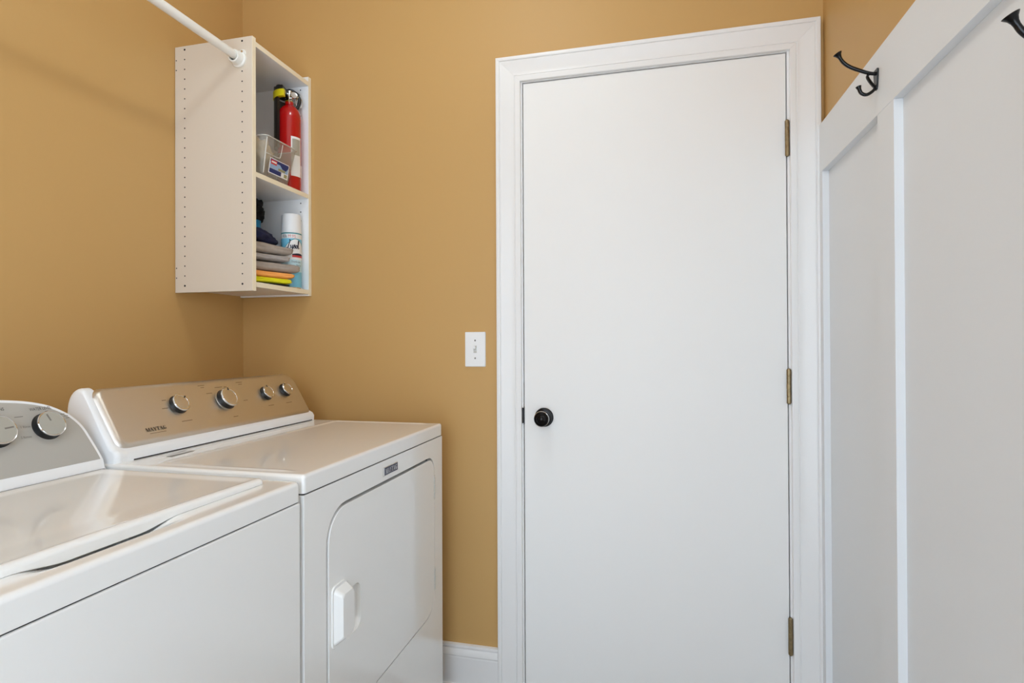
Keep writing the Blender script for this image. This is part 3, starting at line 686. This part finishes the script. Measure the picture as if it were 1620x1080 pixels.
# clear storage bin
def bin_():
    bn = thing('storage_bin', 'clear plastic bin with printed label on the cabinet shelf', 'storage bin', loc=(.19, -.19, SHZ+.0005))
    L = Vector((.19, -.19, 0))
    def ring(z, x0, x1, y0, y1, r): return [Vector((p[0], p[1], z))-L for p in rrect(x0, x1, y0, y1, r, 4)]
    bm = bmesh.new(); t = .0016
    outer = [ring(0, .085, .2935, -.2700, -.1320, .012), ring(.003, .083, .2950, -.2710, -.1300, .014), ring(.118, .070, .3140, -.2800, -.1105, .018), ring(.124, .066, .3175, -.2830, -.1065, .018)]
    inner = [ring(.124, .0685, .3150, -.2805, -.1095, .017), ring(.118, .0720, .3120, -.2780, -.1125, .016), ring(.004, .085, .2930, -.2690, -.1320, .012)]
    R = [[bm.verts.new(v) for v in rg] for rg in outer+inner]
    for A, B in zip(R, R[1:]):
        for i in range(len(A)): bm.faces.new((A[i], A[(i+1) % len(A)], B[(i+1) % len(A)], B[i]))
    bm.faces.new(R[0]); bm.faces.new(R[-1])
    link('tub', bm, M_BIN, bn, smooth=True)
    # moulded grip outline and corner rib on the front
    def fx(z): return .2950+(.3140-.2950)*(z-.003)/.115+.0006
    def fp_(y, z): return Vector((fx(z), y, z))-L
    tube('grip_ridge', smooth_path([fp_(-.270, .070), fp_(-.235, .0705), fp_(-.205, .072), fp_(-.197, .080), fp_(-.194, .118)], 4), .0014, M_BINR, bn, 8)
    tube('corner_rib', [fp_(-.2685, .006), fp_(-.2735, .118)], .0022, M_BINR, bn, 8)
    rim = [Vector((p[0], p[1], .1235))-L for p in rrect(.0675, .3165, -.2820, -.1080, .018, 4)]
    tube('rim', rim+[rim[0]], .0020, M_BINR, bn, 8)
    # label on the front
    u = Y; v = (fp_(-.2, .1)-fp_(-.2, .0)).normalized(); n = u.cross(v).normalized()
    o0 = fp_(-.2470, .0135)+n*.0006
    def lab(nm, a, b, c, d, m, off, par): return slab(nm, rrect(a, b, c, d, .0012 if nm == 'bin_label' else .0002, 3), o0+n*off, u, v, n, .0003, m, par)
    lb = lab('bin_label', 0, .1000, 0, .0500, M_WHITEP, 0, bn)
    lab('label_sky', .003, .097, .018, .042, M_LBLLIGHT, .0003, lb); lab('label_header', .003, .097, .038, .0475, M_LBLNAVY, .0006, lb)
    lab('label_block', .003, .063, .003, .017, M_LBLNAVY, .0006, lb); lab('label_logo', .006, .036, .031, .0450, M_CANRED, .0009, lb)
    slab('label_picture', [(.052, .038), (.097, .040), (.085, .026), (.066, .028)], o0+n*.0009, u, v, n, .0003, M_LBLNAVY, lb)
    lab('label_picture', .046, .082, .019, .026, M_LBLOLIVE, .0007, lb); lab('label_picture', .078, .094, .004, .015, M_LBLOLIVE, .0007, lb)
    lab('label_logo_print', .009, .033, .036, .041, M_WHITEP, .0012, lb)
bin_()
def crumple(name, c, r, m, label, cat, seed, amp=.35, freq=2.2, sub=3, floor=None, group=None):
    bm = bmesh.new(); bmesh.ops.create_icosphere(bm, subdivisions=sub, radius=1.)
    for v in bm.verts:
        d = v.co.normalized(); k = 1+amp*noise.noise(d*freq+Vector((seed, 0, 0)))+amp*.45*noise.noise(d*freq*2.7+Vector((0, seed, 0)))
        v.co = Vector((d.x*r[0]*k, d.y*r[1]*k, d.z*r[2]*k))
        if floor is not None: v.co.z = max(v.co.z, floor)
    o = link(name, bm, m, None, smooth=True, auto=False); o.location = c; tag(o, label, cat, group); return o
crumple('plastic_bag', (.212, -.200, SHZ+.084), (.055, .045, .066), M_BAG, 'crumpled beige plastic bag inside the clear bin', 'bag', 3.1, .30, 2.6, 4, -.068)

# ------------------------------------------------------------------ cabinet contents, lower bay
def towel(name, x0, x1, y0, y1, z0, z1, m, label, seed, bulge=.25, sag=0., p=4.5, fold=True, cat='towel', right_tuck=0.):
    """folded cloth: superellipse section in x-z (rounded fold at the front), run along y"""
    bm = bmesh.new(); ny, nk = 26, 36; rows = []
    cx, cz, a, b = (x0+x1)/2, (z0+z1)/2, (x1-x0)/2, (z1-z0)/2
    for j in range(ny+1):
        t = j/ny; y = y0+(y1-y0)*t
        e = 1-abs(2*t-1)**30*.14; e2 = 1-.022*abs(2*t-1)**14
        row = []
        for k in range(nk):
            th = 2*math.pi*k/nk; c, s = math.cos(th), math.sin(th)
            q = (abs(c)**p+abs(s)**p)**(-1/p)
            nz = noise.noise(Vector((seed+y*34, c*1.4, s*1.9)))
            xx = cx+a*c*q*e2*(1+.060*nz*(1 if c > 0 else .2)); h = b*s*q*e
            if s > 0: h *= 1+bulge*(noise.noise(Vector((seed*2+y*12, xx*14, 1.7)))-.1)
            zz = cz+h - right_tuck*max(0, t-.75)*4*.25
            zz = max(zz, z0)
            if fold and c > .80: xx -= .0022*math.exp(-((s)/.14)**2)*(1-abs(2*t-1)**6)
            xx += (y+.122)*.42
            row.append(bm.verts.new((xx, y, zz)))
        rows.append(row)
    for A, B in zip(rows, rows[1:]):
        for k in range(nk): bm.faces.new((A[k], A[(k+1) % nk], B[(k+1) % nk], B[k]))
    bm.faces.new(rows[0]); bm.faces.new(rows[-1])
    o = link(name, bm, m, None, smooth=True, auto=False); tag(o, label, cat, 'folded cloths in the wall cabinet'); return o
B = BOZ
towel('folded_cloth', .175, .3030, -.2600, -.1330, B+.0005, B+.0085, M_TBLACK, 'thin black folded cloth at the bottom of the stack', 1.3, .1, fold=False, cat='cloth')
towel('folded_cloth', .170, .3040, -.2990, -.1270, B+.0080, B+.0285, M_TYEL, 'bright yellow folded cloth low in the stack', 2.1, .15, cat='cloth')
towel('folded_cloth', .170, .3050, -.2940, -.1190, B+.0275, B+.0490, M_TORANGE, 'orange folded cloth between yellow and grey cloths', 3.7, .15, cat='cloth')
towel('folded_towel', .175, .3080, -.2970, -.1020, B+.0480, B+.0810, M_TGREY, 'lowest grey folded towel, resting on the orange cloth', 4.4, .12, p=3.6)
towel('folded_towel', .175, .3000, -.2990, -.1300, B+.0840, B+.1080, M_TGREY2, 'middle pale grey folded towel of the three grey towels', 5.9, .15, p=3.6)
towel('folded_towel', .170, .3050, -.2985, -.1230, B+.1070, B+.1430, M_TGREY, 'topmost grey folded towel under the navy cloth', 6.6, .5, p=3.2)
crumple('bunched_cloth', (.205, -.190, B+.163), (.045, .095, .032), M_TNAVY, 'bunched navy cloth on top of the grey towels', 'cloth', 8.2, .35, 2.0, 4, -.017)
tub = thing('blue_tub', 'blue plastic tub standing behind the folded towels', 'tub', loc=(.1080, -.1060, BOZ))
lathe('tub_body', [(0, .001), (.036, .001), (.039, .004), (.0415, .235), (.0425, .240), (.0425, .246), (0, .246)], (0, 0, 0), Z, M_BLUE, tub, 36)
lathe('tub_band', [(.0402, .150), (.0410, .152), (.0414, .200), (.0406, .202)], (0, 0, 0), Z, mat('tub_pale', srgb(90, 185, 225), .4), tub, 36)
crumple('bunched_cloth', (.1080, -.1080, BOZ+.2800), (.050, .060, .048), M_TBLACK, 'bunched black cloth lying on the blue tub', 'cloth', 11.4, .38, 2.1, 4, -.033)

# spray can with printed wrap
SX, SY, SR = .2500, -.0565, .0345
can = thing('spray_can', 'white and light blue disinfectant spray can beside the folded towels', 'spray can', loc=(SX, SY, BOZ))
lathe('can_body', [(0, .001), (.031, .001), (.0338, .002), (.0345, .005), (.0345, .196), (.0335, .199), (.0320, .200), (0, .200)], (0, 0, 0), Z, M_WHITEP, can, 44)
lathe('can_base_ring', [(.0330, .0), (.0352, .001), (.0352, .004), (.0346, .006)], (0, 0, 0), Z, M_CHROME, can, 44)
lathe('cap', [(.0338, .200), (.0340, .203), (.0325, .262), (.0305, .267), (.0270, .269), (0, .2695)], (0, 0, 0), Z, M_PLASTIC, can, 44)
arc_wrap('label_band', SR, -180, 179.9, .004, .060, M_LBLUE, can, seg=44, th=.0003)
arc_wrap('label_band', SR, -180, 179.9, .060, .104, mat('pale_blue_label', srgb(196, 228, 240), .35), can, seg=44, th=.0003)
arc_wrap('label_line', SR, -180, 179.9, .1950, .1985, M_TEAL, can, seg=44, th=.0004)
# blue swoosh on the left of the front, dropping to the right
def wrap_poly(name, pts, r, m, parent, rows=True):
    """pts: list of (angle_deg, z_low, z_high) columns wrapped on the can"""
    bm = bmesh.new(); V = [[bm.verts.new((r*math.cos(math.radians(a)), r*math.sin(math.radians(a)), z)) for z in (z0, z1)] for a, z0, z1 in pts]
    for A, B_ in zip(V, V[1:]): bm.faces.new((A[0], B_[0], B_[1], A[1]))
    return link(name, bm, m, parent, smooth=True)
FRONT = -55      # angle that faces the viewer
wrap_poly('label_swoosh', [(FRONT+a, .112+(.022+.042*math.cos(math.radians((a-25)*1.2)))*sstep(-54, -46, a), .1785) for a in range(-122, 96, 4)], SR+.0005, M_LBLUE, can)
wrap_poly('label_arc', [(FRONT+a, .134+.042*math.cos(math.radians((a-25)*1.2)), .1368+.042*math.cos(math.radians((a-25)*1.2))) for a in range(-48, 92, 6)], SR+.0007, M_TEAL, can)
def ribbon(strokes, ang0, z0, sa, sz, r, m, parent, name, wd=.0011):
    """pen strokes (x,y) wrapped on the can; heavier on down strokes"""
    bm = bmesh.new()
    for st_ in strokes:
        P = spline2(st_, 5)
        L, Rr = [], []
        for i, p in enumerate(P):
            q0, q1 = P[max(i-1, 0)], P[min(i+1, len(P)-1)]; tx, ty = q1[0]-q0[0], q1[1]-q0[1]; l = math.hypot(tx, ty) or 1
            w = wd*(.55+.9*abs(ty)/l)
            for sgn, arr in ((1, L), (-1, Rr)):
                xx = p[0]*sa+sgn*(-ty/l)*w; yy = p[1]*sz+sgn*(tx/l)*w*.8
                a = math.radians(ang0)+xx/r; arr.append(bm.verts.new((r*math.cos(a), r*math.sin(a), z0+yy)))
        for i in range(len(P)-1): bm.faces.new((L[i], L[i+1], Rr[i+1], Rr[i]))
    return link(name, bm, m, parent)
Ls = [[(.55, 1.9), (.75, 2.1), (.85, 1.8), (.45, .9), (.15, .1), (-.2, -.1), (-.35, .15), (-.05, .25), (.35, .02), (.75, .0), (.95, .2)]]
ys = [[(1.0, .85), (1.12, .3), (1.3, .15), (1.55, .4), (1.7, .85)], [(1.72, .9), (1.55, .0), (1.35, -.7), (1.1, -.75), (1.15, -.4), (1.7, .05), (1.95, .3)]]
ss = [[(1.95, .25), (2.2, .95), (2.3, .6), (2.4, .2), (2.2, .02), (2.0, .12)]]
os_ = [[(2.95, .85), (2.7, .75), (2.6, .35), (2.75, .05), (3.0, .15), (3.1, .55), (2.95, .85), (3.2, .75)]]
ls = [[(3.35, .6), (3.65, 1.6), (3.6, 2.0), (3.42, 1.6), (3.4, .4), (3.55, .02), (3.8, .2)]]
ribbon(Ls+ys+ss+os_+ls, FRONT-22, .1425, .0112, .0150, SR+.0009, M_SCRIPT, can, 'brand_script', .0012)
def can_text(body, ang0, z0, h, width, m, name):
    cu = bpy.data.curves.new(name, 'FONT'); cu.body = body; cu.size = 1; cu.resolution_u = 1
    to = bpy.data.objects.new(name+'_tmp', cu); COL.objects.link(to); bpy.context.view_layer.update()
    me = bpy.data.meshes.new_from_object(to.evaluated_get(bpy.context.evaluated_depsgraph_get()))
    bpy.data.objects.remove(to); bpy.data.curves.remove(cu)
    xs = [q.co.x for q in me.vertices]; x0, w0 = min(xs), max(xs)-min(xs)
    for q in me.vertices:
        a = math.radians(ang0)+(q.co.x-x0)/w0*width/SR; r = SR+.0009
        q.co = Vector((r*math.cos(a), r*math.sin(a), z0+q.co.y*h))
    me.materials.clear(); me.materials.append(m); o = bpy.data.objects.new(name, me); COL.objects.link(o); o.parent = can
can_text('Kills', FRONT-50, .1805, .0165, .0150, M_SCRIPT, 'label_print')
can_text('99.9%', FRONT-18, .1805, .0165, .0260, M_CANRED, 'label_print')
wrap_poly('label_ribbon', [(FRONT+a, .1120, .1190) for a in range(4, 92, 6)], SR+.0009, M_CANRED, can)
wrap_poly('label_ribbon', [(FRONT+a, .1190, .1225+.004*math.cos(math.radians((a-45)*2))) for a in range(4, 92, 6)], SR+.0009, M_SCRIPT, can)
can_text('Disinfectant', FRONT+2, .0930, .0095, .0330, M_SCRIPT, 'label_print')
can_text('Spray', FRONT+28, .0810, .0095, .0200, M_SCRIPT, 'label_print')

# ------------------------------------------------------------------ light switch
swt = thing('light_switch', 'white toggle light switch on the tan wall beside the door', 'light switch', loc=(.9256, 0, 1.1542))
slab('cover_plate', rrect(-.0365, .0365, -.0593, .0593, .003, 4), (0, 0, 0), X, Z, -Y, .006, M_PLASTIC, swt, .003, 3)
holed = slab('toggle_frame', rrect(-.0055, .0055, -.0125, .0125, .0005, 1), (0, -.0060, 0), X, Z, -Y, .0003, mat('switch_shade', srgb(196, 196, 190), .5), swt)
bm = bmesh.new(); box_in(bm, (-.0042, -.0190, -.004), (.0042, -.0060, .0060), .0012, 2)
tg = link('toggle', bm, M_PLASTIC, swt, smooth=True)
for v in tg.data.vertices:
    if v.co.y < -.012: v.co.z += .006
for zz in (-.0302, .0302):
    lathe('screw', [(0, 0), (.0030, 0), (.0028, .0008), (0, .0011)], (0, -.006, zz), -Y, M_STICKER, swt, 14)

# ------------------------------------------------------------------ coat hooks
def coat_hook(y, z, xw, label):
    h = thing('coat_hook', label, 'coat hook', 'coat hooks on the panelling', loc=(xw, y, z))
    slab('back_plate', [(-.0125, .019), (-.009, .0225), (.009, .0225), (.0125, .019), (.008, -.016), (.004, -.0225), (-.004, -.0225), (-.008, -.016)], (0, 0, 0), -Y, Z, -X, .0032, M_HOOK, h, .001, 2)
    P = smooth_path([(-.002, 0, .013), (-.016, 0, .0165), (-.036, 0, .0255), (-.054, 0, .0355), (-.066, 0, .0465), (-.0725, 0, .0575)], 6)
    R = [.0036+.0004*math.sin(i/len(P)*3) for i in range(len(P))]
    bm = bmesh.new(); tube_in(bm, P, R, 12, True)
    link('upper_arm', bm, M_HOOK, h, smooth=True)
    d = (P[-1]-P[-4]).normalized()
    lathe('flared_tip', [(0, -.002), (.0037, -.002), (.0042, .002), (.0058, .0065), (.0088, .0105), (.0093, .0115), (.0078, .0120), (0, .0115)], P[-1]-d*.001, d, M_HOOK, h, 24)
    P = smooth_path([(-.002, 0, -.017), (-.0100, 0, -.0255), (-.0210, 0, -.0305), (-.0310, 0, -.0255), (-.0355, 0, -.0135)], 6)
    bm = bmesh.new(); tube_in(bm, P, [.0031+.0010*(i/len(P)) for i in range(len(P))], 12, True); link('lower_hook', bm, M_HOOK, h, smooth=True)
    d = (P[-1]-P[-4]).normalized()
    lathe('lower_tip', [(0, -.001), (.0044, -.001), (.0056, .003), (.0060, .0038), (.0048, .0044), (0, .0040)], P[-1]-d*.001, d, M_HOOK, h, 20)
    bm = bmesh.new(); tube_in(bm, smooth_path([(-.0150, 0, .0150), (-.0185, 0, .0080), (-.0120, 0, -.0050), (-.0020, 0, -.0190)], 5), .0028, 10, True, (Y, 1.9)); link('brace', bm, M_HOOK, h, smooth=True)
    return h
coat_hook(-.4580, 1.7445, RW-RF, 'small black double coat hook on the white top rail near the door')
coat_hook(-1.0780, 1.4800, RW-RF, 'larger black coat hook cut off at the right edge')
